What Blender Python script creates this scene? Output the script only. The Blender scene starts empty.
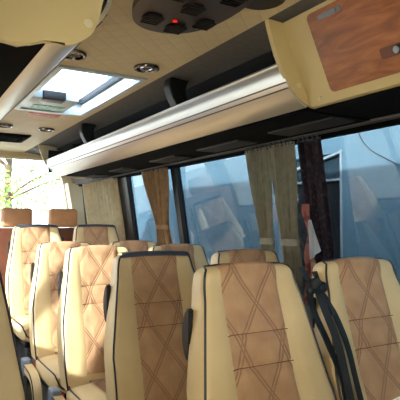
import bpy, bmesh, math, random
from math import sin, cos, pi, sqrt
from mathutils import Vector, Matrix
random.seed(7)
SC = bpy.context.scene
COL = SC.collection
FLOOR = -1.32          # everything is laid out with the eye height as zero and lifted at the end
GROUND = -2.05

# ------------------------------------------------------------------ materials
def nt(name):
    m = bpy.data.materials.new(name); m.use_nodes = True
    t = m.node_tree; b = t.nodes['Principled BSDF']
    return m, t, b
def lin(c): return tuple((x/12.92 if x <= .04045 else ((x+.055)/1.055)**2.4) for x in c)
def rgb(r, g, b): return (*lin((r/255, g/255, b/255)), 1)
def setin(b, **k):
    for n, v in k.items(): b.inputs[n.replace('_', ' ')].default_value = v
def noise_mix(t, c1, c2, scale, detail=3, vec=None, lo=.35, hi=.65):
    n = t.nodes.new('ShaderNodeTexNoise'); n.inputs['Scale'].default_value = scale; n.inputs['Detail'].default_value = detail
    if vec: t.links.new(vec, n.inputs['Vector'])
    r = t.nodes.new('ShaderNodeValToRGB'); t.links.new(n.outputs['Fac'], r.inputs['Fac'])
    r.color_ramp.elements[0].position = lo; r.color_ramp.elements[1].position = hi
    r.color_ramp.elements[0].color = c1; r.color_ramp.elements[1].color = c2
    return n, r
def obco(t):
    return t.nodes.new('ShaderNodeTexCoord').outputs['Object']
def M_simple(name, c, rough=.5, metal=0, c2=None, scale=30, bump=0, bscale=300, coat=0, sheen=0):
    m, t, b = nt(name); setin(b, Base_Color=c, Roughness=rough, Metallic=metal)
    co = obco(t)
    if c2:
        n, r = noise_mix(t, c, c2, scale, vec=co); t.links.new(r.outputs['Color'], b.inputs['Base Color'])
    if bump:
        n = t.nodes.new('ShaderNodeTexNoise'); n.inputs['Scale'].default_value = bscale; t.links.new(co, n.inputs['Vector'])
        bp = t.nodes.new('ShaderNodeBump'); bp.inputs['Strength'].default_value = bump; bp.inputs['Distance'].default_value = .002
        t.links.new(n.outputs['Fac'], bp.inputs['Height']); t.links.new(bp.outputs['Normal'], b.inputs['Normal'])
    if sheen: setin(b, Sheen_Weight=sheen)
    if coat: setin(b, Coat_Weight=coat)
    return m
def math_n(t, op, a, b=None):
    n = t.nodes.new('ShaderNodeMath'); n.operation = op
    for i, v in enumerate((a, b)):
        if v is None: continue
        if isinstance(v, (int, float)): n.inputs[i].default_value = v
        else: t.links.new(v, n.inputs[i])
    return n.outputs[0]
def M_quilt(name, c1, c2, cthread, px, pz, gap, wid, src='UV', rough=.62, bdist=.004, phase=(.0, .0), nsc=14):
    """leather stitched in diamonds; double seam lines in object space metres"""
    m, t, b = nt(name); setin(b, Roughness=rough)
    tc = t.nodes.new('ShaderNodeTexCoord'); sp = t.nodes.new('ShaderNodeSeparateXYZ')
    t.links.new(tc.outputs[src], sp.inputs[0])
    u = math_n(t, 'DIVIDE', math_n(t, 'ADD', sp.outputs[0], phase[0]), px)
    v = math_n(t, 'DIVIDE', math_n(t, 'ADD', sp.outputs[1], phase[1]), pz)
    hs = []; gs = []
    for op in ('ADD', 'SUBTRACT'):
        f = math_n(t, 'FRACT', math_n(t, 'ADD', math_n(t, op, u, v), 100.5))
        d = math_n(t, 'MULTIPLY', math_n(t, 'ABSOLUTE', math_n(t, 'SUBTRACT', f, .5)), px*.82)
        e = math_n(t, 'ABSOLUTE', math_n(t, 'SUBTRACT', d, gap))
        s = t.nodes.new('ShaderNodeMapRange'); s.interpolation_type = 'SMOOTHSTEP'
        t.links.new(e, s.inputs[0]); s.inputs[1].default_value = 0; s.inputs[2].default_value = wid
        hs.append(s.outputs[0])
        g = t.nodes.new('ShaderNodeMapRange'); g.interpolation_type = 'SMOOTHSTEP'
        t.links.new(d, g.inputs[0]); g.inputs[1].default_value = 0; g.inputs[2].default_value = max(px*.25, .012)
        gs.append(g.outputs[0])
    h = math_n(t, 'MINIMUM', hs[0], hs[1]); g = math_n(t, 'MINIMUM', gs[0], gs[1])
    n, r = noise_mix(t, c1, c2, nsc, 4, tc.outputs['Object'], .3, .7)
    mx = t.nodes.new('ShaderNodeMixRGB'); t.links.new(h, mx.inputs[0]); mx.inputs[1].default_value = cthread
    t.links.new(r.outputs['Color'], mx.inputs[2]); t.links.new(mx.outputs[0], b.inputs['Base Color'])
    bp = t.nodes.new('ShaderNodeBump'); bp.inputs['Distance'].default_value = bdist; bp.inputs['Strength'].default_value = .8
    hh = math_n(t, 'ADD', math_n(t, 'MULTIPLY', h, .35), g)
    t.links.new(hh, bp.inputs['Height']); t.links.new(bp.outputs['Normal'], b.inputs['Normal'])
    return m
def M_glass(name, tint, refl=1.0, rough=0.0, base=.04):
    m = bpy.data.materials.new(name); m.use_nodes = True; t = m.node_tree; t.nodes.clear()
    o = t.nodes.new('ShaderNodeOutputMaterial'); mix = t.nodes.new('ShaderNodeMixShader')
    tr = t.nodes.new('ShaderNodeBsdfTransparent'); tr.inputs[0].default_value = tint
    gl = t.nodes.new('ShaderNodeBsdfGlossy'); gl.inputs['Roughness'].default_value = rough; gl.inputs[0].default_value = (refl, refl, refl, 1)
    lw = t.nodes.new('ShaderNodeLayerWeight'); lw.inputs[0].default_value = .5
    f = math_n(t, 'ADD', math_n(t, 'MULTIPLY', math_n(t, 'POWER', lw.outputs['Facing'], 4.0), .55), base)
    t.links.new(f, mix.inputs[0]); t.links.new(tr.outputs[0], mix.inputs[1]); t.links.new(gl.outputs[0], mix.inputs[2])
    t.links.new(mix.outputs[0], o.inputs[0])
    return m
def M_wood(name):
    m, t, b = nt(name); setin(b, Roughness=.38)
    co = obco(t); mp = t.nodes.new('ShaderNodeMapping'); mp.inputs['Scale'].default_value = (5, 1.6, 9); t.links.new(co, mp.inputs[0])
    n = t.nodes.new('ShaderNodeTexNoise'); n.inputs['Scale'].default_value = 2.2; n.inputs['Detail'].default_value = 7; n.inputs['Distortion'].default_value = 2.2
    t.links.new(mp.outputs[0], n.inputs['Vector'])
    r = t.nodes.new('ShaderNodeValToRGB'); t.links.new(n.outputs['Fac'], r.inputs[0])
    e = r.color_ramp.elements; e[0].position = .3; e[0].color = rgb(122, 68, 34); e[1].position = .7; e[1].color = rgb(176, 108, 60)
    x = e.new(.5); x.color = rgb(152, 88, 46)
    t.links.new(r.outputs[0], b.inputs['Base Color'])
    return m
def M_curtain(name, c1, c2):
    m, t, b = nt(name); setin(b, Roughness=.8)
    n, r = noise_mix(t, c1, c2, 25, 4, obco(t)); t.links.new(r.outputs[0], b.inputs['Base Color'])
    tl = t.nodes.new('ShaderNodeBsdfTranslucent'); t.links.new(r.outputs[0], tl.inputs[0])
    ms = t.nodes.new('ShaderNodeMixShader'); ms.inputs[0].default_value = .3
    t.links.new(b.outputs[0], ms.inputs[1]); t.links.new(tl.outputs[0], ms.inputs[2])
    t.links.new(ms.outputs[0], t.nodes['Material Output'].inputs[0])
    return m

CREAM = rgb(220, 194, 148)
m_cream = M_simple('cream_leather', CREAM, .45, c2=rgb(212, 184, 138), scale=6, bump=.25, bscale=260)
m_tan = M_quilt('tan_quilted_suede', rgb(176, 134, 100), rgb(196, 156, 120), rgb(154, 114, 86), .16, .23, .0055, .005, phase=(0, -.12))
m_pipe = M_simple('dark_piping', rgb(34, 32, 40), .4)
m_top_shade = M_simple('slate_top_shade', rgb(98, 104, 122), .4)
m_black = M_simple('black_plastic', rgb(22, 22, 26), .42)
m_black2 = M_simple('matt_black_board', rgb(7, 7, 9), .95)
setin(m_black2.node_tree.nodes['Principled BSDF'], Specular_IOR_Level=.1)
m_belt = M_simple('black_webbing', rgb(20, 24, 32), .6, bump=.4, bscale=500)
m_metal = M_simple('grey_metal', rgb(120, 124, 130), .4, .8)
m_armbox = M_simple('blue_grey_plastic', rgb(120, 132, 150), .35)
m_red = M_simple('red_plastic', rgb(190, 40, 30), .4)
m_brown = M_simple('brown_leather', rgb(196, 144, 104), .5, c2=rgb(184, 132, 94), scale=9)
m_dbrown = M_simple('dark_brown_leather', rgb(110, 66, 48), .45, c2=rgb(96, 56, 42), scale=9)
m_ceil = M_quilt('quilted_ceiling_vinyl', rgb(206, 188, 152), rgb(212, 196, 160), rgb(192, 174, 138), .10, .10, .0, .003, src='Object', rough=.6, bdist=.0015, nsc=3)
m_cream_pl = M_simple('cream_moulded_plastic', rgb(212, 190, 140), .45, c2=rgb(206, 182, 132), scale=4)
m_frameplas = M_simple('pale_cream_trim', rgb(222, 208, 176), .45)
m_cove = M_simple('grey_carpet_lining', rgb(102, 97, 94), .9, c2=rgb(93, 89, 87), scale=40, bump=.4, bscale=400)
m_rail = M_simple('dark_rail_metal', rgb(60, 60, 62), .5, .5)
m_gframe = M_simple('grey_white_frame_paint', rgb(172, 180, 184), .5)
m_upan = M_simple('dark_grey_panel', rgb(38, 38, 40), .7)
m_dark = M_simple('charcoal_lining_shade', rgb(34, 35, 43), .9, bump=.4, bscale=400)
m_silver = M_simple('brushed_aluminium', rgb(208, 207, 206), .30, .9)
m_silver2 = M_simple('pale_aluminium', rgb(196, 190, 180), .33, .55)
m_groove = M_simple('groove_grey', rgb(90, 90, 92), .4, .5)
m_wood = M_wood('cherry_wood')
m_dchrome = M_simple('dark_chrome', rgb(120, 120, 124), .2, 1)
m_chrome = M_simple('chrome', rgb(215, 215, 218), .15, 1)
m_glass = M_glass('tinted_side_glass', rgb(172, 182, 188), .68, 0.0, .05)
m_clear = M_glass('clear_glass', rgb(245, 250, 250), .8, 0, .03)
m_hatchg = M_glass('hatch_glass', rgb(232, 242, 250), .6, 0, .02)
m_cur_b = M_curtain('beige_curtain_cloth', rgb(232, 218, 190), rgb(216, 202, 172))
m_cur_t = M_curtain('tan_curtain_cloth', rgb(176, 142, 102), rgb(158, 124, 88))
m_cur_o = M_curtain('olive_curtain_cloth', rgb(196, 188, 168), rgb(176, 167, 146))
m_diffuser = M_curtain('sun_diffuser_cloth', rgb(240, 228, 204), rgb(232, 220, 196))
[n for n in m_diffuser.node_tree.nodes if n.type == 'MIX_SHADER'][0].inputs[0].default_value = .75
m_floor = M_simple('speckled_floor', rgb(120, 116, 110), .6, c2=rgb(96, 92, 88), scale=120)
m_wallin = M_simple('beige_side_lining', rgb(170, 156, 130), .7)
m_white = M_simple('white_paint', rgb(232, 232, 230), .35)
m_green = M_simple('green_sticker', rgb(30, 130, 84), .4, c2=rgb(150, 205, 175), scale=45)
m_redst = M_simple('red_sticker', rgb(165, 6, 14), .5, c2=rgb(190, 30, 34), scale=70)
m_bluewall = M_simple('blue_painted_wall', rgb(118, 148, 164), .8, c2=rgb(108, 139, 156), scale=2.2, bump=.3, bscale=30)
m_ground = M_simple('grey_concrete_ground', rgb(150, 148, 142), .9, c2=rgb(128, 126, 120), scale=2)
m_bark = M_simple('bark', rgb(96, 80, 62), .9, c2=rgb(70, 58, 46), scale=12)
m_leaf = M_simple('green_leaves', rgb(92, 124, 52), .6, c2=rgb(140, 160, 76), scale=3)
m_tyre = M_simple('tyre_rubber', rgb(28, 28, 28), .8)
m_vanglass = M_simple('dark_window_glass', rgb(40, 90, 92), .08)
m_darkglass = M_simple('dark_house_window_glass', rgb(58, 74, 84), .15)
def M_patt(name, base, a, b_, sc):
    m, t, b = nt(name); setin(b, Roughness=.85)
    v = t.nodes.new('ShaderNodeTexVoronoi'); v.inputs['Scale'].default_value = sc; t.links.new(obco(t), v.inputs['Vector'])
    r = t.nodes.new('ShaderNodeValToRGB'); t.links.new(v.outputs['Color'], r.inputs[0]); r.color_ramp.interpolation = 'CONSTANT'
    e = r.color_ramp.elements; e[0].color = base; e[0].position = 0; e[1].color = a; e[1].position = .62; x = e.new(.8); x.color = b_
    t.links.new(r.outputs[0], b.inputs['Base Color']); return m
m_purple = M_patt('dark_purple_speckled_cloth', rgb(42, 34, 46), rgb(66, 54, 72), rgb(56, 40, 44), 70)
m_pink = M_patt('pink_patterned_cloth', rgb(196, 134, 128), rgb(150, 92, 84), rgb(214, 178, 160), 30)
m_whitecl = M_simple('white_cloth', rgb(214, 216, 224), .8)

# ------------------------------------------------------------------ object helpers
def obj(name, bm, mat, parent=None, smooth=True, loc=None):
    me = bpy.data.meshes.new(name); bmesh.ops.recalc_face_normals(bm, faces=bm.faces[:]); bm.to_mesh(me); bm.free()
    for mm in (mat if isinstance(mat, (list, tuple)) else [mat]): me.materials.append(mm)
    if smooth:
        me.polygons.foreach_set('use_smooth', [True]*len(me.polygons))
        me.set_sharp_from_angle(angle=math.radians(42))
    o = bpy.data.objects.new(name, me); COL.objects.link(o)
    if parent: o.parent = parent
    if loc: o.location = loc
    return o
def thing(name, label, cat, loc=(0, 0, 0), group=None, rz=0):
    o = bpy.data.objects.new(name, None); COL.objects.link(o); o.location = loc; o.rotation_euler = (0, 0, rz)
    o.empty_display_size = .1
    o['label'] = label; o['category'] = cat
    if group: o['group'] = group
    return o
def tag(o, label, cat, group=None):
    o['label'] = label; o['category'] = cat
    if group: o['group'] = group
    return o
def struct(name, bm, mat, parent=None, smooth=False):
    o = obj(name, bm, mat, parent, smooth)
    if not parent: o['kind'] = 'structure'
    return o
def box(bm, x0, x1, y0, y1, z0, z1, bev=0, mi=0):
    r = bmesh.ops.create_cube(bm, size=1)
    vs = r['verts']
    for v in vs:
        v.co = Vector(((x0+x1)/2+v.co.x*(x1-x0), (y0+y1)/2+v.co.y*(y1-y0), (z0+z1)/2+v.co.z*(z1-z0)))
    fs = {f for v in vs for f in v.link_faces}
    for f in fs: f.material_index = mi
    if bev:
        es = list({e for v in vs for e in v.link_edges})
        bmesh.ops.bevel(bm, geom=es, offset=bev, segments=3, profile=.5, affect='EDGES')
    return vs
def nb(): return bmesh.new()
def tube(bm, pts, r, seg=8, closed=False, flat=1.0):
    pts = [Vector(p) for p in pts]; n = len(pts); rings = []; up = None
    for i, p in enumerate(pts):
        if closed: t = pts[(i+1) % n]-pts[i-1]
        else: t = pts[min(i+1, n-1)]-pts[max(i-1, 0)]
        t.normalize()
        if up is None:
            up = Vector((0, 0, 1)) if abs(t.z) < .9 else Vector((1, 0, 0))
        a = t.cross(up)
        if a.length < 1e-4: a = t.cross(Vector((0, 1, 0)))
        a.normalize(); b = a.cross(t).normalized(); up = b
        rr = r[i] if isinstance(r, (list, tuple)) else r
        rings.append([bm.verts.new(p+(a*cos(2*pi*k/seg)+b*sin(2*pi*k/seg)*flat)*rr) for k in range(seg)])
    for i in range(n if closed else n-1):
        A, B = rings[i], rings[(i+1) % n]
        for k in range(seg): bm.faces.new((A[k], A[(k+1) % seg], B[(k+1) % seg], B[k]))
    if not closed:
        bm.faces.new(rings[0][::-1]); bm.faces.new(rings[-1])
def prism(bm, prof, y0, y1, axis='Y', mi=0, close=True):
    """prof: list of 2D points; extruded along axis"""
    def P(a, b, s):
        return (a, s, b) if axis == 'Y' else ((s, a, b) if axis == 'X' else (a, b, s))
    A = [bm.verts.new(P(a, b, y0)) for a, b in prof]; B = [bm.verts.new(P(a, b, y1)) for a, b in prof]
    n = len(prof)
    fs = [bm.faces.new((A[i], A[(i+1) % n], B[(i+1) % n], B[i])) for i in range(n if close else n-1)]
    if close: fs += [bm.faces.new(A[::-1]), bm.faces.new(B)]
    for f in fs: f.material_index = mi
    return A, B
def sheet(bm, fn, nu, nv, mi=0):
    g = [[bm.verts.new(fn(i/nu, j/nv)) for j in range(nv+1)] for i in range(nu+1)]
    for i in range(nu):
        for j in range(nv):
            f = bm.faces.new((g[i][j], g[i+1][j], g[i+1][j+1], g[i][j+1])); f.material_index = mi
    return g
def thick_profile(pts, th):
    """closed outline from a polyline with thickness th to its left"""
    out = []
    n = len(pts)
    for i, p in enumerate(pts):
        a = Vector(pts[max(i-1, 0)]); b = Vector(pts[min(i+1, n-1)]); t = (b-a).normalized()
        out.append((p[0]-t.y*th, p[1]+t.x*th))
    return list(pts)+out[::-1]
def interp(tab, x):
    if x <= tab[0][0]: return tab[0][1]
    for (a, va), (b, vb) in zip(tab, tab[1:]):
        if x <= b: return va+(vb-va)*(x-a)/(b-a)
    return tab[-1][1]
def lerp(a, b, t): return a+(b-a)*t
def sstep(x): x = max(0, min(1, x)); return x*x*(3-2*x)
def ribbon(bm, pts, w, th, side):
    """flat webbing along pts; side = width direction vectors (one or per point)"""
    pts = [Vector(p) for p in pts]; R = []
    for i, p in enumerate(pts):
        s = Vector(side[i] if isinstance(side, list) else side).normalized()
        t = (pts[min(i+1, len(pts)-1)]-pts[max(i-1, 0)]).normalized(); n = t.cross(s).normalized()
        R.append([bm.verts.new(p+s*w/2*a+n*th/2*b) for a, b in ((-1, -1), (1, -1), (1, 1), (-1, 1))])
    for A, B in zip(R, R[1:]):
        for k in range(4): bm.faces.new((A[k], A[(k+1) % 4], B[(k+1) % 4], B[k]))
    bm.faces.new(R[0]); bm.faces.new(R[-1][::-1])
def spline(pts, n=8):
    """catmull-rom"""
    P = [Vector(p) for p in pts]; P = [P[0]*2-P[1]]+P+[P[-1]*2-P[-2]]; out = []
    for i in range(1, len(P)-2):
        for k in range(n):
            t = k/n; a, b, c, d = P[i-1], P[i], P[i+1], P[i+2]
            out.append(.5*((2*b)+(c-a)*t+(2*a-5*b+4*c-d)*t*t+(3*b-a-3*c+d)*t**3))
    out.append(P[-2]); return out

# ------------------------------------------------------------------ the seat
TOP = 1.175
HW = [(0, .160), (.003, .171), (.010, .181), (.022, .188), (.05, .193), (.15, .211), (.3, .237), (.42, .258), (.6, .262), (.74, .25)]
TH = [(0, .085), (.15, .09), (.35, .115), (.74, .13)]
R_TOP = .03
def yfront(d):
    z = TOP-d
    y = -.30*(1.09-z) if z < 1.09 else -.30*(1.09-z)-(z-1.09)**2*3.0
    return y-.012*sin(pi*min(max((d-.38)/.3, 0), 1))
def front(x, d):
    """front surface of the backrest at half width x and depth d below the top"""
    hw = interp(HW, d); y = yfront(d)
    b = sstep((abs(x)-.105)/.05); y -= .016*b*sstep(d/.12)
    if d < R_TOP: y += R_TOP-sqrt(max(R_TOP**2-(R_TOP-d)**2, 0))
    return y
def make_seat(label, group, arm=False, trim=False, guide=False, handle=True):
    t = thing('passenger_seat', label, 'seat', (0, 0, 0), group); AZ = -.13
    # backrest : closed loft
    bm = nb(); ds = [0, .003, .007, .012, .02, .03, .045, .07, .10, .14, .18, .22, .27, .32, .38, .44, .50, .56, .62, .68, .74]
    rings = []
    for d in ds:
        hw = interp(HW, d); th = interp(TH, d); r = .026
        z = TOP-d; yf = lambda x: front(x, d)
        yb = yfront(d)+th-(R_TOP-sqrt(max(R_TOP**2-(R_TOP-d)**2, 0)) if d < R_TOP else 0)
        if yb < yf(0)+.01: yb = yf(0)+.01
        ring = []
        xs = [-1+2*i/18 for i in range(19)]
        for u in xs: ring.append((u*(hw-r), yf(u*(hw-r))))
        fe = yf(hw-r); rr = min(r, (yb-fe)/2)
        for k in range(1, 6):
            a = pi/2*k/6; ring.append((hw-r+r*sin(a), fe+rr*(1-cos(a))))
        ring.append((hw, (fe+rr+yb-rr)/2))
        for k in range(0, 6):
            a = pi/2*k/6; ring.append((hw-r+r*cos(a), yb-rr+rr*sin(a)))
        for u in xs[::-2]: ring.append((u*(hw-r), yb))
        for k in range(1, 6):
            a = pi/2*k/6; ring.append((-(hw-r)-r*sin(a), yb-rr+rr*cos(a)))
        ring.append((-hw, (fe+rr+yb-rr)/2))
        for k in range(0, 6):
            a = pi/2*k/6; ring.append((-(hw-r)-r*cos(a), fe+rr-rr*sin(a)))
        crown = .006*sstep(1-d/.05)
        rings.append([bm.verts.new((x, y, z+crown*(1-(x/hw)**2))) for x, y in ring])
    for A, B in zip(rings, rings[1:]):
        n = len(A)
        for k in range(n): bm.faces.new((A[k], A[(k+1) % n], B[(k+1) % n], B[k]))
    bm.faces.new(rings[0]); bm.faces.new(rings[-1][::-1])
    obj('backrest', bm, m_cream, t)
    # quilted centre panel
    bm = nb(); uvl = bm.loops.layers.uv.new('UVMap')
    dd = [.0, .002, .005, .01, .016, .024, .034]+[.05+i*.0125 for i in range(51)]
    NX = 16; grid = []; uvs = {}
    for d in dd:
        pw = lerp(.124, .132, d/.6); row = []
        seam = 1-max(0, 1-abs(d-.213)/.009)*.9-max(0, 1-abs(d-.313)/.009)*.9
        for i in range(NX+1):
            u = -1+2*i/NX; x = u*pw-.010; e = 1-abs(u)**8
            off = .0065*e*max(seam, .05) + .003*(1-u*u)
            y = front(x, d)-off; z = TOP-d+(.006*sstep(1-d/.05)*(1-(x/interp(HW, d))**2)) + (off if d < .012 else 0)
            if abs(u) == 1: y += .006
            v = bm.verts.new((x, y, z)); row.append(v)
            vv = d if d < .213 else (d-.045 if d > .313 else d-.045*(d-.213)/.1)
            uvs[v] = (x, vv)
        grid.append(row)
    # extra rows running back over the top
    for A, B in zip(grid, grid[1:]):
        for k in range(NX):
            f = bm.faces.new((A[k], A[k+1], B[k+1], B[k]))
            for l in f.loops: l[uvl].uv = uvs[l.vert]
    obj('quilted_panel', bm, m_tan, t)
    # seams : thread in a darker brown than the panel
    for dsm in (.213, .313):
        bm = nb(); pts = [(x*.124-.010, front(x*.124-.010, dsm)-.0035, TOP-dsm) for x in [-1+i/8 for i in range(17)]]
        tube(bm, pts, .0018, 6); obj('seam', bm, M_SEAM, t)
    # piping : up one side over the top and down the other
    bm = nb(); path = []
    for d in [.74-.02*i for i in range(36)]+[.03, .018, .009]:
        hw = interp(HW, d); path.append((hw-.0055, front(hw-.026, d)+.0065, TOP-d+.001))
    top = []
    for i in range(0, 13):
        u = 1-2*i/12; w = .160*u; tz = TOP+.001+.006*(1-(w/.16)**2)
        yy = (front(0, 0)-.016) if trim else (front(0, 0)+.024)
        top.append((w, yy, tz-(.004 if trim else 0)))
    path = path+top+[(-x, y, z) for x, y, z in path[::-1]]
    tube(bm, path, .0042, 7); obj('piping', bm, m_pipe, t)
    if trim:  # slate strip paints in the shade on tops of unlit seats
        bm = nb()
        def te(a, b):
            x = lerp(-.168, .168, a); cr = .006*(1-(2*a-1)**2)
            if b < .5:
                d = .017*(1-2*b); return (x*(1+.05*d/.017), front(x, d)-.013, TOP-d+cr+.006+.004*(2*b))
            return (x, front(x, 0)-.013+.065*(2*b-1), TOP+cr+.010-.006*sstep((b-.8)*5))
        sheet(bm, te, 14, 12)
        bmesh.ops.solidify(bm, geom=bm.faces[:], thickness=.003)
        obj('top_shade_strip', bm, m_top_shade, t)
    # cushion
    bm = nb(); L = []
    secs = [(-.50, .20, .37, .43), (-.505, .235, .345, .452), (-.49, .250, .335, .466), (-.44, .255, .33, .472), (-.30, .255, .33, .468), (-.10, .25, .33, .462), (.02, .24, .335, .455)]
    for y, hw, z0, z1 in secs:
        ring = []; n = 28
        for k in range(n):
            a = 2*pi*k/n; c, s = cos(a), sin(a)
            e = .45; x = hw*(abs(c)**e)*(1 if c >= 0 else -1); z = (z0+z1)/2+(z1-z0)/2*(abs(s)**e)*(1 if s >= 0 else -1)
            ring.append(bm.verts.new((x, y-.18, z)))
        L.append(ring)
    for A, B in zip(L, L[1:]):
        for k in range(len(A)): bm.faces.new((A[k], A[(k+1) % len(A)], B[(k+1) % len(A)], B[k]))
    bm.faces.new(L[0]); bm.faces.new(L[-1][::-1]); cu = obj('cushion', bm, m_cream, t)
    bm = nb()
    half = [(.12, -.19, .462), (.235, -.195, .455), (.250, -.40, .455), (.251, -.60, .458), (.246, -.665, .45), (.235, -.687, .42), (.20, -.688, .375), (.08, -.69, .37)]
    tube(bm, spline(half+[(-x, y, z) for x, y, z in half[::-1]], 3), .0045, 6, closed=True)
    obj('cushion_piping', bm, m_pipe, cu)
    bm = nb(); sheet(bm, lambda a, b: (lerp(-.125, .125, a), lerp(-.64, -.20, b), .476+.003*sin(pi*a)*sin(pi*b)-.005*b), 8, 10)
    uvl = bm.loops.layers.uv.new('UVMap')
    for f in bm.faces:
        for l in f.loops: l[uvl].uv = (l.vert.co.x, -l.vert.co.y)
    bmesh.ops.solidify(bm, geom=bm.faces[:], thickness=.006); obj('cushion_panel', bm, m_tan, t)
    # base
    bm = nb(); box(bm, -.22, .22, -.62, -.16, .29, .335, .008); obj('seat_frame', bm, m_black, t)
    for sx in (-1, 1):
        bm = nb(); box(bm, sx*.17-.02, sx*.17+.02, -.55, -.20, .02, .292, .006); box(bm, sx*.17-.035, sx*.17+.035, -.58, -.16, 0, .025, .004)
        obj('leg', bm, m_metal, t)
    # grab handle on the outer back corner
    if handle:
        bm = nb(); d0 = .215; hx = -(interp(HW, d0)+.004); yc = yfront(d0)+.082
        prof = [(yc-.012-.15*(q-TOP+d0)*0, q) for q in (TOP-d0-.085,)]+[(yc+.036*cos(a), TOP-d0+.085*sin(a)) for a in [-pi/2+pi*k/10 for k in range(11)]]+[(yc-.012, TOP-d0+.085)]
        prism(bm, prof, hx-.004, hx+.014, 'X'); bmesh.ops.bevel(bm, geom=bm.edges[:], offset=.004, segments=2, affect='EDGES')
        obj('grab_handle', bm, m_black, t)
    if guide:
        bm = nb(); d0 = .135; hx = interp(HW, d0)+.004; yc = yfront(d0)+.05
        prism(bm, [(yc-.03, TOP-d0+.035), (yc+.04, TOP-d0+.03), (yc+.04, TOP-d0-.02), (yc+.005, TOP-d0-.035), (yc-.03, TOP-d0+.005)], hx-.008, hx+.018, 'X')
        bmesh.ops.bevel(bm, geom=bm.edges[:], offset=.004, segments=2, affect='EDGES')
        obj('belt_guide', bm, m_black, t)
        bm = nb(); ribbon(bm, [(interp(HW, d)+.005, yfront(d)+.05, TOP-d) for d in [.03+.04*k for k in range(14)]], .04, .003, (0, 1, 0))
        obj('seat_belt', bm, m_belt, t)
    if arm:
        X = -.287
        bm = nb(); pr = spline([(-.12, .535+AZ), (-.22, .53+AZ), (-.34, .515+AZ), (-.42, .46+AZ), (-.46, .37+AZ)], 6)
        out = [(p.x, p.y) for p in [Vector((q.x, q.y)) for q in [Vector((a.x, a.y, 0)) for a in [Vector((v[0], v[1], 0)) for v in pr]]]]
        inn = spline([(-.41, .36+AZ), (-.375, .43+AZ), (-.32, .468+AZ), (-.22, .48+AZ), (-.12, .485+AZ)], 6)
        prism(bm, out+[(v[0], v[1]) for v in inn], X-.024, X+.024, 'X')
        bmesh.ops.bevel(bm, geom=[e for e in bm.edges if abs(e.verts[0].co.x-e.verts[1].co.x) < 1e-6], offset=.006, segments=3, affect='EDGES')
        a = obj('armrest', bm, m_cream, t)
        bm = nb(); tube(bm, [(X-.027, v[0], v[1]) for v in [(p[0]*.985-.004, p[1]-.006) for p in out[2:]]], .004, 6)
        obj('armrest_piping', bm, m_pipe, a)
        bm = nb(); box(bm, X-.028, X+.026, -.16, -.06, .46+AZ, .56+AZ, .012); obj('pivot_housing', bm, m_armbox, a)
        bm = nb(); bmesh.ops.create_uvsphere(bm, u_segments=14, v_segments=8, radius=.015)
        for v in bm.verts: v.co = Vector((X+.03+v.co.x*.7, -.15+v.co.y, .53+AZ+v.co.z))
        obj('recline_button', bm, m_red, a)
        bm = nb(); prism(bm, [(-.14+.055*cos(k*pi/8), .32+.06*sin(k*pi/8)) for k in range(16)], X-.012, X+.02, 'X')
        obj('side_cover', bm, m_black, t)
    return t
M_SEAM = M_simple('brown_seam_thread', rgb(122, 82, 58), .8)
def copy_tree(o, parent=None):
    c = o.copy(); COL.objects.link(c)
    if parent: c.parent = parent
    for ch in list(o.children): copy_tree(ch, c)
    return c
G = 'cream and tan coach seats'
aisle = make_seat('', G, arm=True, guide=True)
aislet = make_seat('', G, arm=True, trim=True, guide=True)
win = make_seat('', G)
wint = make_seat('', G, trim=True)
used = set()
def place(proto, x, y, z, label):
    o = proto if proto.name not in used else copy_tree(proto)
    used.add(proto.name); o.location = (x, y, z); o['label'] = label; return o
AX, WX = 1.053, 1.583
rowsY = [1.451, 2.205, 2.975, 3.69, 4.58]
lab = [('large cream and tan seat at front centre, with bright plain top', 'seat at the far right edge, beside the blue window, with black belts at its side'),
       ('shaded seat with painted slate shade along its top, left of the front centre seat', 'seat mostly hidden behind the top of the front centre seat, below the tied curtains'),
       ('sunlit seat directly behind the left shoulder of the shaded seat with shade-painted top', 'cream seat whose right shoulder shows just right of the dark-topped shaded seat'),
       ('sunlit seat with armrest showing, in front of the darker seats of the last row', 'seat of which only the top shows, in front of the brown tied curtain'),
       ('narrow far seat at left below the brown headrests, with dark top edge', 'dark-topped far seat at foot of the wide beige rear curtain')]
seat_objs = []
for i, Y in enumerate(rowsY):
    z = FLOOR + (.0 if i < 4 else .12)
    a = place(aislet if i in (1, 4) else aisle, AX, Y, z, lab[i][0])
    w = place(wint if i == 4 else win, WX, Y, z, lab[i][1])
    seat_objs.append((a, w))
place(win, .135, 1.93, FLOOR, 'cream seat cut off by the left edge of the picture at the bottom')
for Y in (2.75, 3.55): place(win, .10, Y, FLOOR, 'single cream seat across the aisle on the left side, out of the picture')
# belts between the two front seats
bm = nb()
def belt(pts, w, side=(1, .25, 0)):
    ribbon(bm, spline(pts, 8), w, .004, side)
cx, cy = WX, rowsY[0]
def L(x, y, z): return (x-cx, y-cy, z-FLOOR)
belt([L(1.318, 1.46, -.235), L(1.30, 1.43, -.30), L(1.322, 1.375, -.42), L(1.345, 1.33, -.54), L(1.34, 1.29, -.70), L(1.34, 1.25, -.84)], .034)
belt([L(1.335, 1.45, -.225), L(1.34, 1.40, -.32), L(1.345, 1.35, -.42), L(1.352, 1.32, -.54), L(1.362, 1.27, -.72), L(1.37, 1.22, -.84)], .030, (1, -.3, 0))
belt([L(1.345, 1.46, -.22), L(1.378, 1.41, -.31), L(1.395, 1.36, -.42), L(1.393, 1.315, -.54), L(1.41, 1.27, -.72), L(1.41, 1.22, -.84)], .030)
belt([L(1.31, 1.50, -.16), L(1.325, 1.475, -.21), L(1.36, 1.46, -.23), L(1.375, 1.50, -.18)], .03)
belts = obj('seat_belt', bm, m_belt, seat_objs[0][1], smooth=False)
bm = nb()
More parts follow.
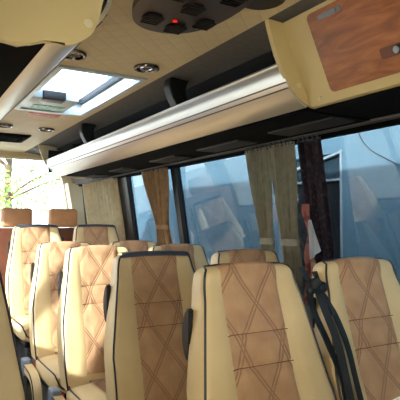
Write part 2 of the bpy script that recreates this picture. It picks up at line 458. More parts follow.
for (x, y, z, r) in [(1.338, 1.455, -.225, .024), (1.362, 1.447, -.235, .02), (1.318, 1.46, -.245, .018)]:
    rr = bmesh.ops.create_icosphere(bm, subdivisions=2, radius=r)
    for v in rr['verts']: v.co = Vector(L(x, y, z))+Vector((v.co.x*1.2, v.co.y*.8, v.co.z*1.1))*(1+.12*sin(40*v.co.z+30*v.co.x))
obj('belt_buckle', bm, m_belt, seat_objs[0][1])

# ------------------------------------------------------------------ rear bench
rb = thing('rear_bench', 'brown leather rear bench with two tan headrests against the back window', 'bench', (1.05, 5.55, FLOOR))
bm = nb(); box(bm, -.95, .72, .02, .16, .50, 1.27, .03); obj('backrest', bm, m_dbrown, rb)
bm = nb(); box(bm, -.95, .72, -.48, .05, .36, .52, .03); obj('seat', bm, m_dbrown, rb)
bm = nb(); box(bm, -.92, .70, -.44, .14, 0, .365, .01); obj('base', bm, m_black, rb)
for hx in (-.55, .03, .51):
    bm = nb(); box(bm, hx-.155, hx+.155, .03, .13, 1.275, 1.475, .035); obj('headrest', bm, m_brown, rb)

# ------------------------------------------------------------------ shell
YB, YF = 6.12, -1.3      # rear wall, front bulkhead
XL, XR = -.17, 1.93
def wallx(z, side):      # inner face of the side walls leaning in
    d = 0 if z < -.2 else .155*(z+.2)
    return XR-d if side > 0 else XL+d
bm = nb(); box(bm, XL-.05, XR+.05, YF, YB, FLOOR-.06, FLOOR); struct('floor', bm, m_floor)
bm = nb(); box(bm, .70, XR-.02, 4.02, YB, FLOOR, FLOOR+.118); plat = struct('trim_1', bm, m_floor)
HX0, HX1, HY0, HY1 = .70, 1.17, 2.62, 3.74
bm = nb()
CX0, CX1, CZ = .61, 1.235, .80
box(bm, CX0, HX0, YF, YB, CZ, CZ+.02); box(bm, HX1, CX1, YF, YB, CZ, CZ+.02)
box(bm, HX0, HX1, YF, HY0, CZ, CZ+.02); box(bm, HX0, HX1, HY1, YB, CZ, CZ+.02)
struct('ceiling', bm, m_ceil)
# outer roof skin, open at the hatch
bm = nb()
for a, b_ in ((-.2, HX0-.02), (HX1+.02, 2.0)): box(bm, a, b_, YF, YB+.05, .90, .93)
box(bm, HX0-.02, HX1+.02, YF, HY0-.02, .90, .93); box(bm, HX0-.02, HX1+.02, HY1+.02, YB+.05, .90, .93)
struct('trim_2', bm, m_white)
def cove_pts(side):
    P = [(1.235, .803), (1.30, .80), (1.40, .785), (1.52, .75), (1.63, .69), (1.72, .61), (1.79, .52), (1.815, .45)]
    return P if side > 0 else [(1.85-x if x < 1.5 else (1.85-x)+(XL+XR-1.85)*min(1, (x-1.5)/.25), z) for x, z in P]
for side, nm in ((1, 'right'), (-1, 'left')):
    bm = nb(); pts = [(p.x, p.y) for p in spline([(x, z, 0) for x, z in cove_pts(side)], 4)]
    pr = thick_profile(pts, .02*side); prism(bm, pr, YF, YB); struct('trim_%d' % (3 if side > 0 else 4), bm, m_cove, smooth=True)
# side walls
def wall(side, nm, opens):
    bm = nb(); y = YF
    sill, head = -.42, .447
    def panel(y0, y1, z0, z1, th=.05):
        zs = [z0]+([-.2] if z0 < -.2 < z1 else [])+[z1]
        inn = [(wallx(z, side), z) for z in zs]; outp = [(x+th*side, z) for x, z in inn[::-1]]
        prism(bm, inn+outp, y0, y1)
    panel(YF, YB, FLOOR, sill); panel(YF, YB, head, .62)
    for a, b_ in opens: panel(a, b_, sill, head)
    return struct('wall_'+nm, bm, m_wallin)
wall(1, 'right', [(YF, -.9), (5.98, YB)])
wall(-1, 'left', [(YF, -.8), (.0, .15), (.95, 2.36), (3.16, 3.22), (4.3, 4.45), (5.9, YB)])  # unseen side; solid stretches placed to keep sun off the near seats
def gl_pane(bm, side, y0, y1):
    f = lambda z: wallx(z, side)+.028*side
    zs = (-.42, -.2, .447)
    inn = [(f(z), z) for z in zs]; prism(bm, inn+[(x+.006*side, z) for x, z in inn[::-1]], y0, y1)
def window(n, side, y0, y1, mat):
    bm = nb(); gl_pane(bm, side, y0, y1); w = struct('window_%d' % n, bm, mat)
    bm = nb()
    for zz, h in ((-.425, .022), (.43, .016)):
        x = wallx(zz, side); box(bm, min(x-.004*side, x+.045*side), max(x-.004*side, x+.045*side), y0, y1, zz, zz+h)
    f = obj('window_frame', bm, m_black, w, smooth=False); return w
wn = 1
for a, b_ in ((-.9, 1.99), (2.09, 3.53), (3.60, 4.50), (4.74, 5.98)):
    window(wn, 1, a, b_, m_glass); wn += 1
for a, b_ in ((-.8, 0), (.15, .95), (2.36, 3.16), (3.22, 4.3), (4.45, 5.9)):
    window(wn, -1, a, b_, m_clear); wn += 1
for k, sd in enumerate((1, -1)):
    bm = nb(); zs = (.425, .478); inn = [(wallx(z, sd)-.012*sd, z) for z in zs]
    prism(bm, inn+[(x+.03*sd, z) for x, z in inn[::-1]], YF+.01, YB-.19); struct('trim_%d' % (9+k), bm, m_black2)
# dark pillars between right windows
for k, (a, b_) in enumerate(((1.99, 2.09), (3.53, 3.60), (4.50, 4.74))):
    bm = nb(); zs = (-.42, -.2, .447)
    inn = [(wallx(z, 1)-.006, z) for z in zs]; prism(bm, inn+[(x+.05, z) for x, z in inn[::-1]], a, b_)
    struct('trim_%d' % (5+k), bm, m_black)
# rear wall with window
bm = nb()
box(bm, XL-.05, XR+.05, YB, YB+.06, FLOOR, -.12); box(bm, XL-.05, XR+.05, YB, YB+.06, .735, .92)
box(bm, XL-.05, .02, YB, YB+.06, -.12, .735)
prism(bm, [(1.80, -.12), (1.98, -.12), (1.98, .735), (1.62, .735), (1.70, .45)], YB, YB+.06)
struct('wall_back', bm, m_frameplas)
bm = nb(); box(bm, .02, 1.80, YB+.02, YB+.028, -.12, .735); rw = struct('window_%d' % wn, bm, m_clear); wn += 1
bm = nb(); box(bm, .0, 1.84, YB-.03, YB+.01, .72, .76, .006); box(bm, .0, 1.84, YB-.03, YB+.01, -.15, -.11, .006); obj('window_frame', bm, m_frameplas, rw)
# rear corner pillar trim
bm = nb(); prism(bm, [(1.70, .46), (1.86, .46), (1.93, -.2), (1.82, -.2)], 5.94, YB-.035); struct('trim_8', bm, m_frameplas)
# unseen front bulkhead, windscreen opening narrowed to cut frontal light on the seats
bm = nb(); box(bm, XL-.05, XR+.05, YF-.06, YF, FLOOR, .0); box(bm, XL-.05, XR+.05, YF-.06, YF, .42, .92); struct('wall_front', bm, m_wallin)
bm = nb(); box(bm, XL, XR, YF-.03, YF-.02, .0, .42); struct('window_%d' % wn, bm, m_clear)

# ------------------------------------------------------------------ luggage racks
LIP = [(1.315, .640), (1.322, .600), (1.340, .560), (1.365, .527), (1.400, .497), (1.440, .474), (1.475, .463), (1.505, .460)]
PLATE = [(1.236, .800), (1.245, .765), (1.258, .725), (1.280, .665), (1.309, .608), (1.350, .553), (1.396, .511), (1.435, .490), (1.480, .475), (1.50, .472), (1.80, .472), (1.78, .60), (1.66, .70), (1.5, .765), (1.35, .795)]
def mir(p, side, k=.925): return p if side > 0 else (2*k-p[0], p[1])
def rack(side, y0, y1, label):
    mir = lambda p, side: p if side > 0 else (1.816-p[0], p[1])
    r = thing('luggage_rack', label, 'luggage rack', ((1.5 if side > 0 else .35), (y0+y1)/2, .46))
    off = r.location.copy()
    def fin(o):
        for v in o.data.vertices: v.co -= off
        return o
    prof = [(p.x, p.y) for p in spline([(x, z, 0) for x, z in (LIP if side < 0 else LIP[:6])], 5)]
    prof = [mir(p, side) for p in prof]
    bm = nb(); pr = thick_profile(prof, .012*side)
    A = len(prof)
    prism(bm, pr, y0+.012, y1-.02)
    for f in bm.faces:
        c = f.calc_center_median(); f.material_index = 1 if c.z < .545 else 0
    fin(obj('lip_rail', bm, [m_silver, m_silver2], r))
    for (gx, gz) in ((1.3365, .566), (1.3495, .545)):
        gx, gz = mir((gx, gz), side); bm = nb()
        tube(bm, [(gx-.001*side, y0+.015, gz), (gx-.001*side, y1-.025, gz)], .0032, 6); fin(obj('groove', bm, m_groove, r))
    # top rim tube
    bm = nb(); gx, gz = mir((1.317, .640), side); tube(bm, [(gx, y0+.012, gz), (gx, y1-.02, gz)], .009, 10); fin(obj('rim', bm, m_silver, r))
    bm = nb(); xs = sorted((mir((1.495 if side < 0 else 1.438, 0), side)[0], (1.815 if side > 0 else XL+.095)))
    box(bm, xs[0], xs[1], y0+.012, y1-.35, .460, .474)
    xs2 = sorted((mir((1.40, 0), side)[0], xs[1] if side > 0 else xs[0])); box(bm, xs2[0], xs2[1], y0+.012, y1-.02, .512, .522)
    fin(obj('shelf', bm, m_black2, r))
    # back of the rack, coloured dark to stand in for the shade inside
    bm = nb(); bp = [(1.79, .50), (1.77, .56), (1.71, .630), (1.62, .692), (1.51, .742), (1.42, .768)]
    bp = [(x if side > 0 else XL+XR-x, z) for x, z in bp]; prism(bm, thick_profile(bp[::-1], -.008*side), y0+.012, y1-.02); fin(obj('back_shade_lining', bm, m_dark, r))
    # end caps
    for yy in ((y0, y1-.02) if side > 0 else (y1-.02,)):
        bm = nb(); prism(bm, [mir(p, side) for p in PLATE[:10]]+[(x if side > 0 else XL+XR-x, z) for x, z in PLATE[10:]], yy, yy+.022); fin(obj('end_cap', bm, m_cream_pl if yy < 3 else m_frameplas, r))
    if side > 0:
        bm = nb(); box(bm, 1.335, 1.70, y1-.05, y1-.03, .52, .745); fin(obj('inner_panel', bm, m_dark, r))
        bm = nb(); box(bm, 1.40, 1.68, 4.75, 4.78, .522, .735); fin(obj('divider', bm, m_dark, r))
    for yb in ((2.50, 4.05) if side > 0 else (2.5, 4.05)):
        bm = nb(); q = [(1.27, .795), (1.262, .76), (1.268, .72), (1.285, .68), (1.31, .645), (1.335, .60), (1.40, .56), (1.45, .565), (1.40, .62), (1.365, .68), (1.355, .73), (1.365, .77), (1.39, .786)]
        prism(bm, [mir(p, side) for p in q], yb, yb+.075); bmesh.ops.bevel(bm, geom=bm.edges[:], offset=.005, segments=2, affect='EDGES'); fin(obj('bracket', bm, m_black, r))
    return r, fin
rk, fin = rack(1, 1.60, 5.42, 'long right-hand luggage rack with shiny aluminium lip above the curtained windows')
# screw caps on the near end cap
for (x, z) in ((1.385, .555),):
    bm = nb(); bmesh.ops.create_cone(bm, cap_ends=True, segments=16, radius1=.011, radius2=.008, depth=.008)
    for v in bm.verts: v.co = Vector((x+v.co.x, 1.597+v.co.z, z+v.co.y))
    fin(obj('screw_cap', bm, m_frameplas, rk))
# small reading-light plates under the shelf
for i, (y, ln) in enumerate(((1.63, .45), (2.35, .45), (3.1, .40), (4.0, .34), (4.7, .3))):
    bm = nb(); box(bm, 1.60, 1.74, y, y+ln, .449, .4605, .004); fin(obj('underside_panel', bm, m_upan, rk))
lk, finl = rack(-1, 1.32, 5.42, 'left-hand luggage rack with silver lip at the upper left corner')
bm = nb()
outer = spline([(.385, .458, 0), (.424, .486, 0), (.446, .53, 0), (.455, .575, 0), (.475, .64, 0), (.53, .72, 0), (.60, .80, 0)], 5)
bot = [(.36, .450), (.31, .458), (.275, .440), (.245, .430), (.20, .436), (.0, .436), (-.08, .445)]
prism(bm, [(p.x, p.y) for p in outer[::-1]]+bot+[(-.10, .62), (.05, .74), (.3, .79)], 1.295, 1.32)
bmesh.ops.bevel(bm, geom=[e for e in bm.edges if abs(e.verts[0].co.y-e.verts[1].co.y) < 1e-6], offset=.005, segments=2, affect='EDGES')
finl(obj('end_cap', bm, m_cream_pl, lk))
bm = nb(); bmesh.ops.create_cone(bm, cap_ends=True, segments=16, radius1=.012, radius2=.009, depth=.01)
for v in bm.verts: v.co = Vector((.415+v.co.x, 1.292+v.co.z, .513+v.co.y))
finl(obj('screw_cap', bm, m_frameplas, lk))

# ------------------------------------------------------------------ overhead cabinet, right front
cab = thing('overhead_cabinet', 'cream overhead cabinet with reddish wooden door at top right corner', 'cabinet', (1.45, .8, .46))
offc = cab.location.copy()
def finc(o):
    for v in o.data.vertices: v.co -= offc
    return o
P0, P1 = Vector((1.302, .792)), Vector((1.452, .474))       # face line top, bottom
fd = (P1-P0); fl = fd.length; fdn = fd/fl; fn_ = Vector((fdn.y, -fdn.x))*1.0
if fn_.x > 0: fn_ = -fn_
bm = nb(); prism(bm, [tuple(P0), tuple(P1), (1.47, .470), (1.79, .465), (1.775, .60), (1.66, .69), (1.5, .755), (1.36, .788)], .15, 1.598)
finc(obj('body', bm, m_cream_pl, cab, smooth=False))
def onface(s, y, h): p = P0+fdn*(s*fl)+fn_*h; return Vector((p.x, y, p.y))
def faceplate(s0, s1, y0, y1, h0, h1, r=.02):
    bm = nb(); loop = []
    for (cs, cy_, a0) in ((s1*fl-r, y1-r, 0), (s0*fl+r, y1-r, pi/2), (s0*fl+r, y0+r, pi), (s1*fl-r, y0+r, 3*pi/2)):
        for k in range(5):
            a = a0+pi/2*k/4; loop.append(((cs+r*cos(a))/fl, cy_+r*sin(a)))
    A = [bm.verts.new(onface(s, y, h0)) for s, y in loop]; B = [bm.verts.new(onface(s, y, h1)) for s, y in loop]
    n = len(loop); bm.faces.new(A); bm.faces.new(B[::-1])
    for i in range(n): bm.faces.new((A[i], A[(i+1) % n], B[(i+1) % n], B[i]))
    return bm
dr = finc(obj('door', faceplate(.045, .90, .45, 1.455, -.004, .012), m_wood, cab))
bm = nb()
for (y0, y1) in ((1.31, 1.375), (1.29, 1.40)):
    q = faceplate(.10, .145, y0, y1, .010, .018 if y1 < 1.39 else .014, .004); me = bpy.data.meshes.new('t'); q.to_mesh(me); q.free(); bm.from_mesh(me)
finc(obj('hinge', bm, m_metal, dr))
finc(obj('latch_plate', faceplate(.63, .74, 1.085, 1.19, .010, .015, .008), m_dbrown, dr))
bm = nb(); bmesh.ops.create_cone(bm, cap_ends=True, segments=20, radius1=.016, radius2=.012, depth=.02)
q = Vector((0, 0, 1)).rotation_difference(Vector((fn_.x, 0, fn_.y)))
for v in bm.verts: v.co = q @ v.co + onface(.685, 1.115, .022)
finc(obj('latch_knob', bm, m_dchrome, dr))
bm = nb(); bmesh.ops.create_cone(bm, cap_ends=True, segments=16, radius1=.010, radius2=.007, depth=.008)
for v in bm.verts: v.co = q @ v.co + onface(.93, 1.53, .002)
finc(obj('screw_cap', bm, m_frameplas, cab))
bm = nb(); box(bm, 1.468, 1.79, .16, 1.59, .459, .469)
finc(obj('bottom_board', bm, m_black2, cab, smooth=False))

# ------------------------------------------------------------------ ceiling fittings
def disc(name, cx, cy, rx, ry, z0, z1, mat, parent=None, e=2.0, n=40, bev=.004):
    bm = nb(); pr = []
    for k in range(n):
        a = 2*pi*k/n; c, s = cos(a), sin(a)
        pr.append((cx+rx*abs(c)**(2/e)*(1 if c >= 0 else -1), cy+ry*abs(s)**(2/e)*(1 if s >= 0 else -1)))
    A, B = prism(bm, pr, z0, z1, 'Z')
    if bev: bmesh.ops.bevel(bm, geom=[ed for ed in bm.edges if abs(ed.verts[0].co.z-ed.verts[1].co.z) < 1e-6], offset=bev, segments=2, affect='EDGES')
    return obj(name, bm, mat, parent)
con = thing('ceiling_console', 'dark oval ceiling console with round air vents and small red light', 'ceiling console', (.885, 1.58, CZ))
def sub(o, p):
    for v in o.data.vertices: v.co -= p.location
    return o
m_con = M_simple('console_brown_black', rgb(44, 34, 36), .35)
sub(disc('housing', .885, 1.585, .178, .295, CZ-.03, CZ-.0005, m_con, con, 2.3, 56, .012), con)
for (vx, vy) in ((.812, 1.755), (.930, 1.795), (1.005, 1.70), (.90, 1.60), (.80, 1.52), (.98, 1.46)):
    vt = sub(disc('air_vent', vx, vy, .040, .048, CZ-.038, CZ-.029, m_black, con), con)
    bm = nb()
    for k in range(-2, 3): box(bm, vx-.034, vx+.034, vy+k*.016-.002, vy+k*.016+.002, CZ-.044, CZ-.037)
    vo = obj('louvre', bm, m_black, vt, smooth=False); sub(vo, con)
m_led = bpy.data.materials.new('red_led'); m_led.use_nodes = True
setin(m_led.node_tree.nodes['Principled BSDF'], Base_Color=rgb(200, 30, 20), Emission_Color=rgb(255, 40, 20), Emission_Strength=.6)
sub(disc('indicator_light', .897, 1.735, .010, .007, CZ-.036, CZ-.029, m_led, con, 2, 12, 0), con)
sp = thing('ceiling_speaker', 'black round speaker in ceiling, at top edge right of the oval console', 'speaker', (1.095, 1.455, CZ))
sub(disc('ring', 1.095, 1.455, .085, .085, CZ-.012, CZ-.0005, m_con, sp), sp); sub(disc('grille', 1.095, 1.455, .068, .068, CZ-.02, CZ-.011, m_black, sp), sp)
dl_lab = ['chrome downlight in ceiling left of the roof hatch, near the cream end cap', 'chrome downlight in ceiling by near right corner of the roof hatch', 'chrome downlight beyond the hatch near the left edge', 'chrome downlight beyond the roof hatch, just below the red sticker']
for i, (x, y) in enumerate(((.70, 2.40), (1.09, 2.42), (.745, 4.45), (1.086, 4.46))):
    d = thing('downlight', dl_lab[i], 'ceiling light', (x, y, CZ), 'round chrome ceiling lights')
    r_ = .066
    bm = nb(); tube(bm, [(r_*.86*cos(a), r_*.86*sin(a), -.007) for a in [2*pi*k/32 for k in range(32)]], .010, 8, closed=True); obj('ring', bm, m_dchrome, d)
    bm = nb(); tube(bm, [(r_*.45*cos(a), r_*.45*sin(a), -.007) for a in [2*pi*k/24 for k in range(24)]], .005, 6, closed=True); obj('inner_ring', bm, m_chrome, d)
    a = disc('lamp_lens', 0, 0, r_*.8, r_*.8, -.006, -.0005, m_con, d, 2, 30, 0)
vt = thing('ceiling_vent', 'black rectangular vent in the quilted ceiling near the rear window', 'vent', (.86, 5.08, CZ))
bm = nb(); box(bm, -.17, .19, -.22, .22, -.014, -.0005, .004); obj('frame', bm, m_black2, vt)
bm = nb()
for k in range(-5, 6): box(bm, -.14, .16, k*.036-.006, k*.036+.006, -.02, -.013)
obj('slats', bm, m_black2, vt, smooth=False)
# hatch
ht = thing('roof_hatch', 'open-looking glass roof hatch with pale frame and dark seal', 'roof hatch', ((HX0+HX1)/2, (HY0+HY1)/2, CZ))
def ring_rect(bm, x0, x1, y0, y1, w, z0, z1):
    box(bm, x0, x1, y0, y0+w, z0, z1); box(bm, x0, x1, y1-w, y1, z0, z1); box(bm, x0, x0+w, y0+w, y1-w, z0, z1); box(bm, x1-w, x1, y0+w, y1-w, z0, z1)
m_hframe = M_simple('pale_grey_hatch_plastic', rgb(190, 202, 210), .3)
bm = nb(); ring_rect(bm, HX0-.012, HX1+.012, HY0-.012, HY1+.012, .03, CZ-.012, CZ+.001); ring_rect(bm, HX0+.001, HX1-.001, HY0+.001, HY1-.001, .012, CZ, CZ+.11); sub(obj('frame', bm, m_hframe, ht, smooth=False), ht)
bm = nb(); ring_rect(bm, HX0+.013, HX1-.013, HY0+.013, HY1-.013, .026, CZ+.07, CZ+.10); sub(obj('seal', bm, m_black, ht, smooth=False), ht)
bm = nb(); box(bm, HX0+.01, HX1-.01, HY0+.01, HY1-.01, CZ+.105, CZ+.112); sub(obj('glass_lid', bm, m_hatchg, ht, smooth=False), ht)
bm = nb(); box(bm, HX0+.015, HX0+.33, 3.36, HY1-.03, CZ-.004, CZ+.06, .01); hb = obj('latch_box', bm, m_hframe, ht); sub(hb, ht)
bm = nb(); box(bm, HX0+.09, HX0+.24, 3.345, 3.45, CZ-.008, CZ+.05, .01); sub(obj('grip', bm, m_black, hb), ht)
bm = nb(); box(bm, HX0+.08, HX0+.29, 3.55, 3.68, CZ-.0075, CZ-.0045); sub(obj('sticker', bm, m_green, hb, smooth=False), ht)
bm = nb(); box(bm, -.115, .115, -.045, .045, -.002, -.0003); rs = obj('red_sticker', bm, m_redst, None, False, (.93, 3.90, CZ)); tag(rs, 'small red sticker on the ceiling just beyond the roof hatch', 'sticker')

# ------------------------------------------------------------------ curtains
def curtain(y0, y1, tie, folds, mat, label, amp=.022, ztop=.428, zbot=-.62, yc=None, inset=.05, narrow=.42, group='curtains along the right windows', band=True):
    """tie = height where it is gathered, None = hangs free"""
    yc = (y0+y1)/2 if yc is None else yc
    t = thing('curtain', label, 'curtain', (wallx(zbot, 1)-inset, yc, zbot), group)
    off = t.location.copy()
    def pt(u, z):
        w = 1
        if tie is not None:
            w = lerp(narrow, 1, sstep(abs(z-tie)/ (ztop-tie))**.8) if z > tie else lerp(narrow, .75, sstep((tie-z)/.4))
        y = lerp(lerp(y0, y1, .5)+(yc-lerp(y0, y1, .5))*sstep((ztop-z)/(ztop-(tie if tie is not None else zbot))), 0, 0)+(u-.5)*(y1-y0)*w
        x = wallx(z, 1)-inset+amp*(1.15-.3*w)*sin(u*folds*2*pi+1.3*sin(u*9)+z*.8)+.004*sin(u*folds*4.3*pi+z*5)
        return Vector((x, y, z))-off
    bm = nb(); sheet(bm, lambda a, b: pt(a, lerp(zbot, ztop, b)), folds*12, 34)
    bmesh.ops.solidify(bm, geom=bm.faces[:], thickness=.0025); obj('cloth', bm, mat, t)
    if tie is not None and band:
        bm = nb(); ce = (pt(0, tie)+pt(1, tie))/2; hw = (y1-y0)*narrow/2+.012
        path = [(ce.x+(amp+.012)*cos(a), ce.y+hw*sin(a), tie-off.z) for a in [2*pi*k/24 for k in range(24)]]
        R = []
        for p in path: R.append((bm.verts.new((p[0], p[1], p[2]-.018)), bm.verts.new((p[0], p[1], p[2]+.018))))
        for i in range(24):
            A, B = R[i], R[(i+1) % 24]; bm.faces.new((A[0], B[0], B[1], A[1]))
        bmesh.ops.solidify(bm, geom=bm.faces[:], thickness=.004); obj('tie_back', bm, mat, t)
    bm = nb()
    box(bm, wallx(ztop, 1)-inset-.003-off.x, wallx(ztop, 1)-inset+.003-off.x, y0+.005-off.y, y1-.005-off.y, ztop-.012-off.z, ztop-.006-off.z)
    for k in range(5): box(bm, wallx(ztop, 1)-inset-.004-off.x, wallx(ztop, 1)-inset+.004-off.x, lerp(y0, y1, (k+.5)/5)-.004-off.y, lerp(y0, y1, (k+.5)/5)+.004-off.y, ztop-.01-off.z, .445-off.z)
    obj('glider_strip', bm, m_rail, t, smooth=False)
    return t
curtain(4.66, 5.62, None, 11, m_cur_b, 'wide pale beige pleated curtain at the rear window corner', .034)
curtain(3.56, 4.03, -.03, 7, m_cur_t, 'brown-tan curtain gathered by a tie, hanging alone between two windows', .016, narrow=.42, yc=3.78, inset=.055)
curtain(2.305, 2.52, -.10, 8, m_cur_o, 'olive-beige tied curtain, left one of the adjoining pair', .013, narrow=.48, yc=2.425, inset=.055)
curtain(2.085, 2.295, -.10, 8, m_cur_o, 'olive-beige tied curtain, right one of the adjoining pair', .013, narrow=.6, yc=2.215, inset=.06)
curtain(1.895, 2.068, None, 3, m_purple, 'dark purple speckled curtain beside the olive-beige pair', .012, yc=1.985, inset=.055)
for i_, (a_, b_) in enumerate(((-.80, .03), (.12, 1.04))):  # unseen sheers added to block and diffuse sun on the front seats
    ct = thing('curtain', 'added unseen sheer curtain softening sun at a left-hand front window behind the viewer' if i_ == 0 else 'added unseen sheer curtain softening sun at the left window beside the viewer', 'curtain', (XL+.05, (a_+b_)/2, -.5))
    bm = nb(); sheet(bm, lambda a, b: (wallx(lerp(-.5, .43, b), -1)+.055+.012*sin(a*60)-XL-.05, lerp(a_, b_, a)-(a_+b_)/2, lerp(0, .93, b)), 90, 6)
    obj('cloth', bm, m_diffuser, ct)
# curtain rail
bm = nb(); tube(bm, [(wallx(.435, 1)-.05, .2, .441), (wallx(.435, 1)-.05, 5.90, .441)], .0045, 8); tag(obj('curtain_rail', bm, m_rail), 'thin dark curtain rail above the right side windows', 'curtain rail')
# cloths hanging by the pillar
bm = nb()
def cl(a, b):
    z = lerp(-.42, .10, b); w = lerp(.045, .018, b)
    return (wallx(z, 1)-.09+.010*sin(a*9+z*20), 2.03+(a-.5)*w*2-.03*(b-.5)+.01*sin(z*30), z)
sheet(bm, cl, 14, 26); bmesh.ops.solidify(bm, geom=bm.faces[:], thickness=.004)
tag(obj('scarf', bm, m_pink), 'pink patterned scarf hanging beside the dark purple curtain', 'scarf')
bm = nb()
def cl2(a, b):
    z = lerp(-.13, .02, b)
    return (wallx(z, 1)-.115+.006*sin(a*11), 1.975+(a-.6)*lerp(.075, .012, b)-.01*(1-b), z-.05*a*(1-b))
sheet(bm, cl2, 10, 12); bmesh.ops.solidify(bm, geom=bm.faces[:], thickness=.003)
tag(obj('handkerchief', bm, m_whitecl), 'white cloth hanging in a triangle over the pink scarf', 'cloth')

# white folding table corner, bottom right
ft = thing('low_partition', 'white partition top just entering the bottom right corner', 'partition', (.961, .452, FLOOR), None, .25)
bm = nb(); box(bm, -.345, .345, -.135, .135, 0, 1.051, .004); obj('panel', bm, m_frameplas, ft)
bm = nb(); box(bm, -.36, .36, -.15, .15, 1.05, 1.07, .006); obj('top_board', bm, m_white, ft)

# ------------------------------------------------------------------ outside
bm = nb(); box(bm, -30, 30, -20, 45, GROUND-.1, GROUND); struct('ground', bm, m_ground)
WX_ = 3.2
bd = thing('building', 'light blue painted building wall outside the right windows', 'building', (WX_, 3, GROUND))
def finb(o):
    for v in o.data.vertices: v.co -= bd.location
    return o
bm = nb()
oy0, oy1, oz0, oz1 = 3.16, 3.95, -.75, .60
box(bm, WX_, WX_+.3, -6, oy0, GROUND, 3.2); box(bm, WX_, WX_+.3, oy1, 8.8, GROUND, 3.2)
box(bm, WX_, WX_+.3, oy0, oy1, GROUND, oz0); box(bm, WX_, WX_+.3, oy0, oy1, oz1, 3.2)
finb(obj('wall', bm, m_bluewall, bd, smooth=False))
bm = nb(); box(bm, WX_-.01, WX_+.05, oy0-.01, oy0+.01, oz0, oz1+.02, .004); box(bm, WX_-.01, WX_+.05, oy1-.02, oy1+.02, oz0, oz1, .004)
box(bm, WX_-.01, WX_+.05, oy0, oy1, .362, .382, .004); box(bm, WX_-.01, WX_+.05, oy0, oy1, oz0-.02, oz0+.02, .004)
prism(bm, [(oy0-.02, oz1-.005), (oy1, oz1-.15), (oy1, oz1-.125), (oy0-.02, oz1+.015)], WX_-.012, WX_+.05, 'X')
wf = finb(obj('window', bm, m_gframe, bd))
bm = nb(); box(bm, WX_+.03, WX_+.04, oy0, oy1, .37, oz1); finb(obj('upper_pane', bm, m_bluewall if False else m_darkglass, wf, smooth=False))
bm = nb(); box(bm, WX_+.03, WX_+.04, oy0, oy1, oz0, .37); finb(obj('lower_pane', bm, m_black, wf, smooth=False))
bm = nb(); tube(bm, spline([(WX_-.012, 2.97, 1.1), (WX_-.012, 2.96, .76), (WX_-.012, 2.86, .60), (WX_-.012, 2.70, .50), (WX_-.012, 2.50, .41), (WX_-.012, 2.2, .36), (WX_-.012, 1.2, .40)], 8), .0035, 6)
tag(obj('cable', bm, m_black), 'thin black cable hanging in a curve on the blue wall', 'cable')
# tree behind
def tree(x, y, h, crown, label, n, seed):
    rnd = random.Random(seed)
    t = thing('tree', label, 'tree', (x, y, GROUND), 'trees behind the rear window')
    bm = nb(); tube(bm, [(0, 0, 0), (.05, 0, h*.3), (-.03, .05, h*.55), (.1, 0, h*.9)], [.16, .12, .09, .03], 10)
    tips = []
    for k in range(16):
        a = rnd.random()*2*pi; z = h*(.35+.5*rnd.random()); r = crown*(.55+.45*rnd.random())
        e = Vector((cos(a)*r, sin(a)*r, z+rnd.uniform(.1, .6)))
        tube(bm, [(0, 0, z*.85), (e.x*.5, e.y*.5, lerp(z*.85, e.z, .6)), e], [.05, .03, .008], 6); tips += [e, Vector((e.x*.6, e.y*.6, lerp(z*.85, e.z, .65)))]
    obj('trunk', bm, m_bark, t)
    bm = nb()
    for k in range(n):
        c = rnd.choice(tips)+Vector((rnd.gauss(0, .3), rnd.gauss(0, .3), rnd.gauss(0, .25)))
        ax = Vector((rnd.gauss(0, 1), rnd.gauss(0, 1), rnd.gauss(0, 1))).normalized(); b_ = ax.orthogonal().normalized()
        s = rnd.uniform(.05, .1)
        vs = [bm.verts.new(c+ax*s*p+b_*s*q*.45) for p, q in ((-1, 0), (0, -1), (1, 0), (0, 1))]; bm.faces.new(vs)
    o = obj('foliage', bm, m_leaf, t, smooth=False); o['kind'] = 'stuff'
    return t
tree(2.75, 15.5, 5.6, 2.0, 'leafy tree seen through the rear window at left', 2600, 3)
# white van behind
vn = thing('van', 'white van parked behind, seen low through the rear window', 'van', (2.0, 11.4, GROUND))
bm = nb()
prof = [(-2.3, .35), (-2.35, .9), (-2.25, 1.15), (-1.55, 1.32), (-.95, 2.1), (-.6, 2.25), (2.2, 2.28), (2.32, 2.1), (2.35, .9), (2.3, .35)]
prism(bm, prof, -.9, .9); bmesh.ops.bevel(bm, geom=[e for e in bm.edges if abs(e.verts[0].co.y-e.verts[1].co.y) < 1e-6], offset=.08, segments=4, affect='EDGES')
obj('body', bm, m_white, vn)
for (a, b_) in ((-.75, .15), (.3, 1.15), (1.3, 2.1)):
    bm = nb(); box(bm, a, b_, -.915, -.895, 1.35, 1.95, .006); obj('window', bm, m_vanglass, vn)
for (wx, wy) in ((-1.5, -.85), (1.5, -.85), (-1.5, .85), (1.5, .85)):
    bm = nb(); bmesh.ops.create_cone(bm, cap_ends=True, segments=28, radius1=.34, radius2=.34, depth=.22)
    for v in bm.verts: v.co = Vector((wx+v.co.x, wy+v.co.z, .34+v.co.y))
    w = obj('wheel', bm, m_tyre, vn)
    bm = nb(); bmesh.ops.create_cone(bm, cap_ends=True, segments=24, radius1=.2, radius2=.17, depth=.24)
    for v in bm.verts: v.co = Vector((wx+v.co.x, wy+v.co.z, .34+v.co.y))
    obj('hubcap', bm, m_silver, w)

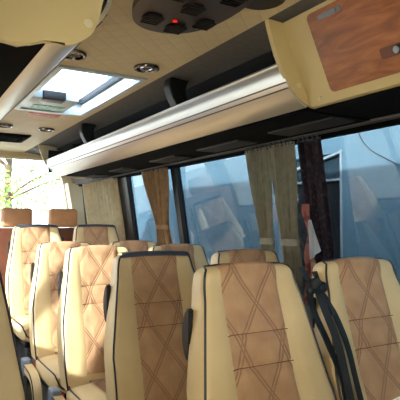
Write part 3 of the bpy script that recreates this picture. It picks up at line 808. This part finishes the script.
# ------------------------------------------------------------------ light
w = bpy.data.worlds.new('sky'); SC.world = w; w.use_nodes = True; t = w.node_tree
bg = t.nodes['Background']
sk = t.nodes.new('ShaderNodeTexSky'); sk.sky_type = 'HOSEK_WILKIE' if False else 'NISHITA'
sk.sun_disc = False; sk.sun_elevation = math.radians(38); sk.sun_rotation = math.radians(230); sk.air_density = 1.0; sk.dust_density = 3.5
mx = t.nodes.new('ShaderNodeMixRGB'); mx.inputs[0].default_value = .8; mx.inputs[2].default_value = (.93, .96, 1.0, 1)
mu = t.nodes.new('ShaderNodeVectorMath'); mu.operation = 'SCALE'; mu.inputs['Scale'].default_value = .25
t.links.new(sk.outputs[0], mu.inputs[0]); t.links.new(mu.outputs[0], mx.inputs[1]); t.links.new(mx.outputs[0], bg.inputs[0])
bg.inputs[1].default_value = 7.5
sun = bpy.data.lights.new('sun', 'SUN'); sun.energy = 19; sun.angle = math.radians(1.5); sun.color = (1, .95, .86)
so = bpy.data.objects.new('sun', sun); COL.objects.link(so)
so.rotation_euler = Vector((1, .38, -.40)).to_track_quat('-Z', 'Y').to_euler()

# ------------------------------------------------------------------ camera
f, yaw, pit, rol = 522.3, .527, .045, .003
F = Vector((sin(yaw)*cos(pit), cos(yaw)*cos(pit), sin(pit))); R = Vector((cos(yaw), -sin(yaw), 0)); U = R.cross(F)
R2 = R*cos(rol)+U*sin(rol); U2 = U*cos(rol)-R*sin(rol)
cam = bpy.data.cameras.new('camera'); co = bpy.data.objects.new('camera', cam); COL.objects.link(co)
cam.sensor_width = 36; cam.lens = 36*f/400; cam.clip_start = .03
co.matrix_world = Matrix(((R2.x, U2.x, -F.x, 0), (R2.y, U2.y, -F.y, 0), (R2.z, U2.z, -F.z, 0), (0, 0, 0, 1)))
SC.camera = co
for o in list(COL.objects):
    if o.parent is None: o.location.z += -FLOOR
SC.view_settings.view_transform = 'Standard'; SC.view_settings.look = 'None'; SC.view_settings.gamma = 1; SC.view_settings.use_curve_mapping = False
SC.view_settings.exposure = -.1
SC.cycles.use_denoising = True
SC.cycles.max_bounces = 12; SC.cycles.diffuse_bounces = 6; SC.cycles.transparent_max_bounces = 16
SC.cycles.sample_clamp_indirect = 8
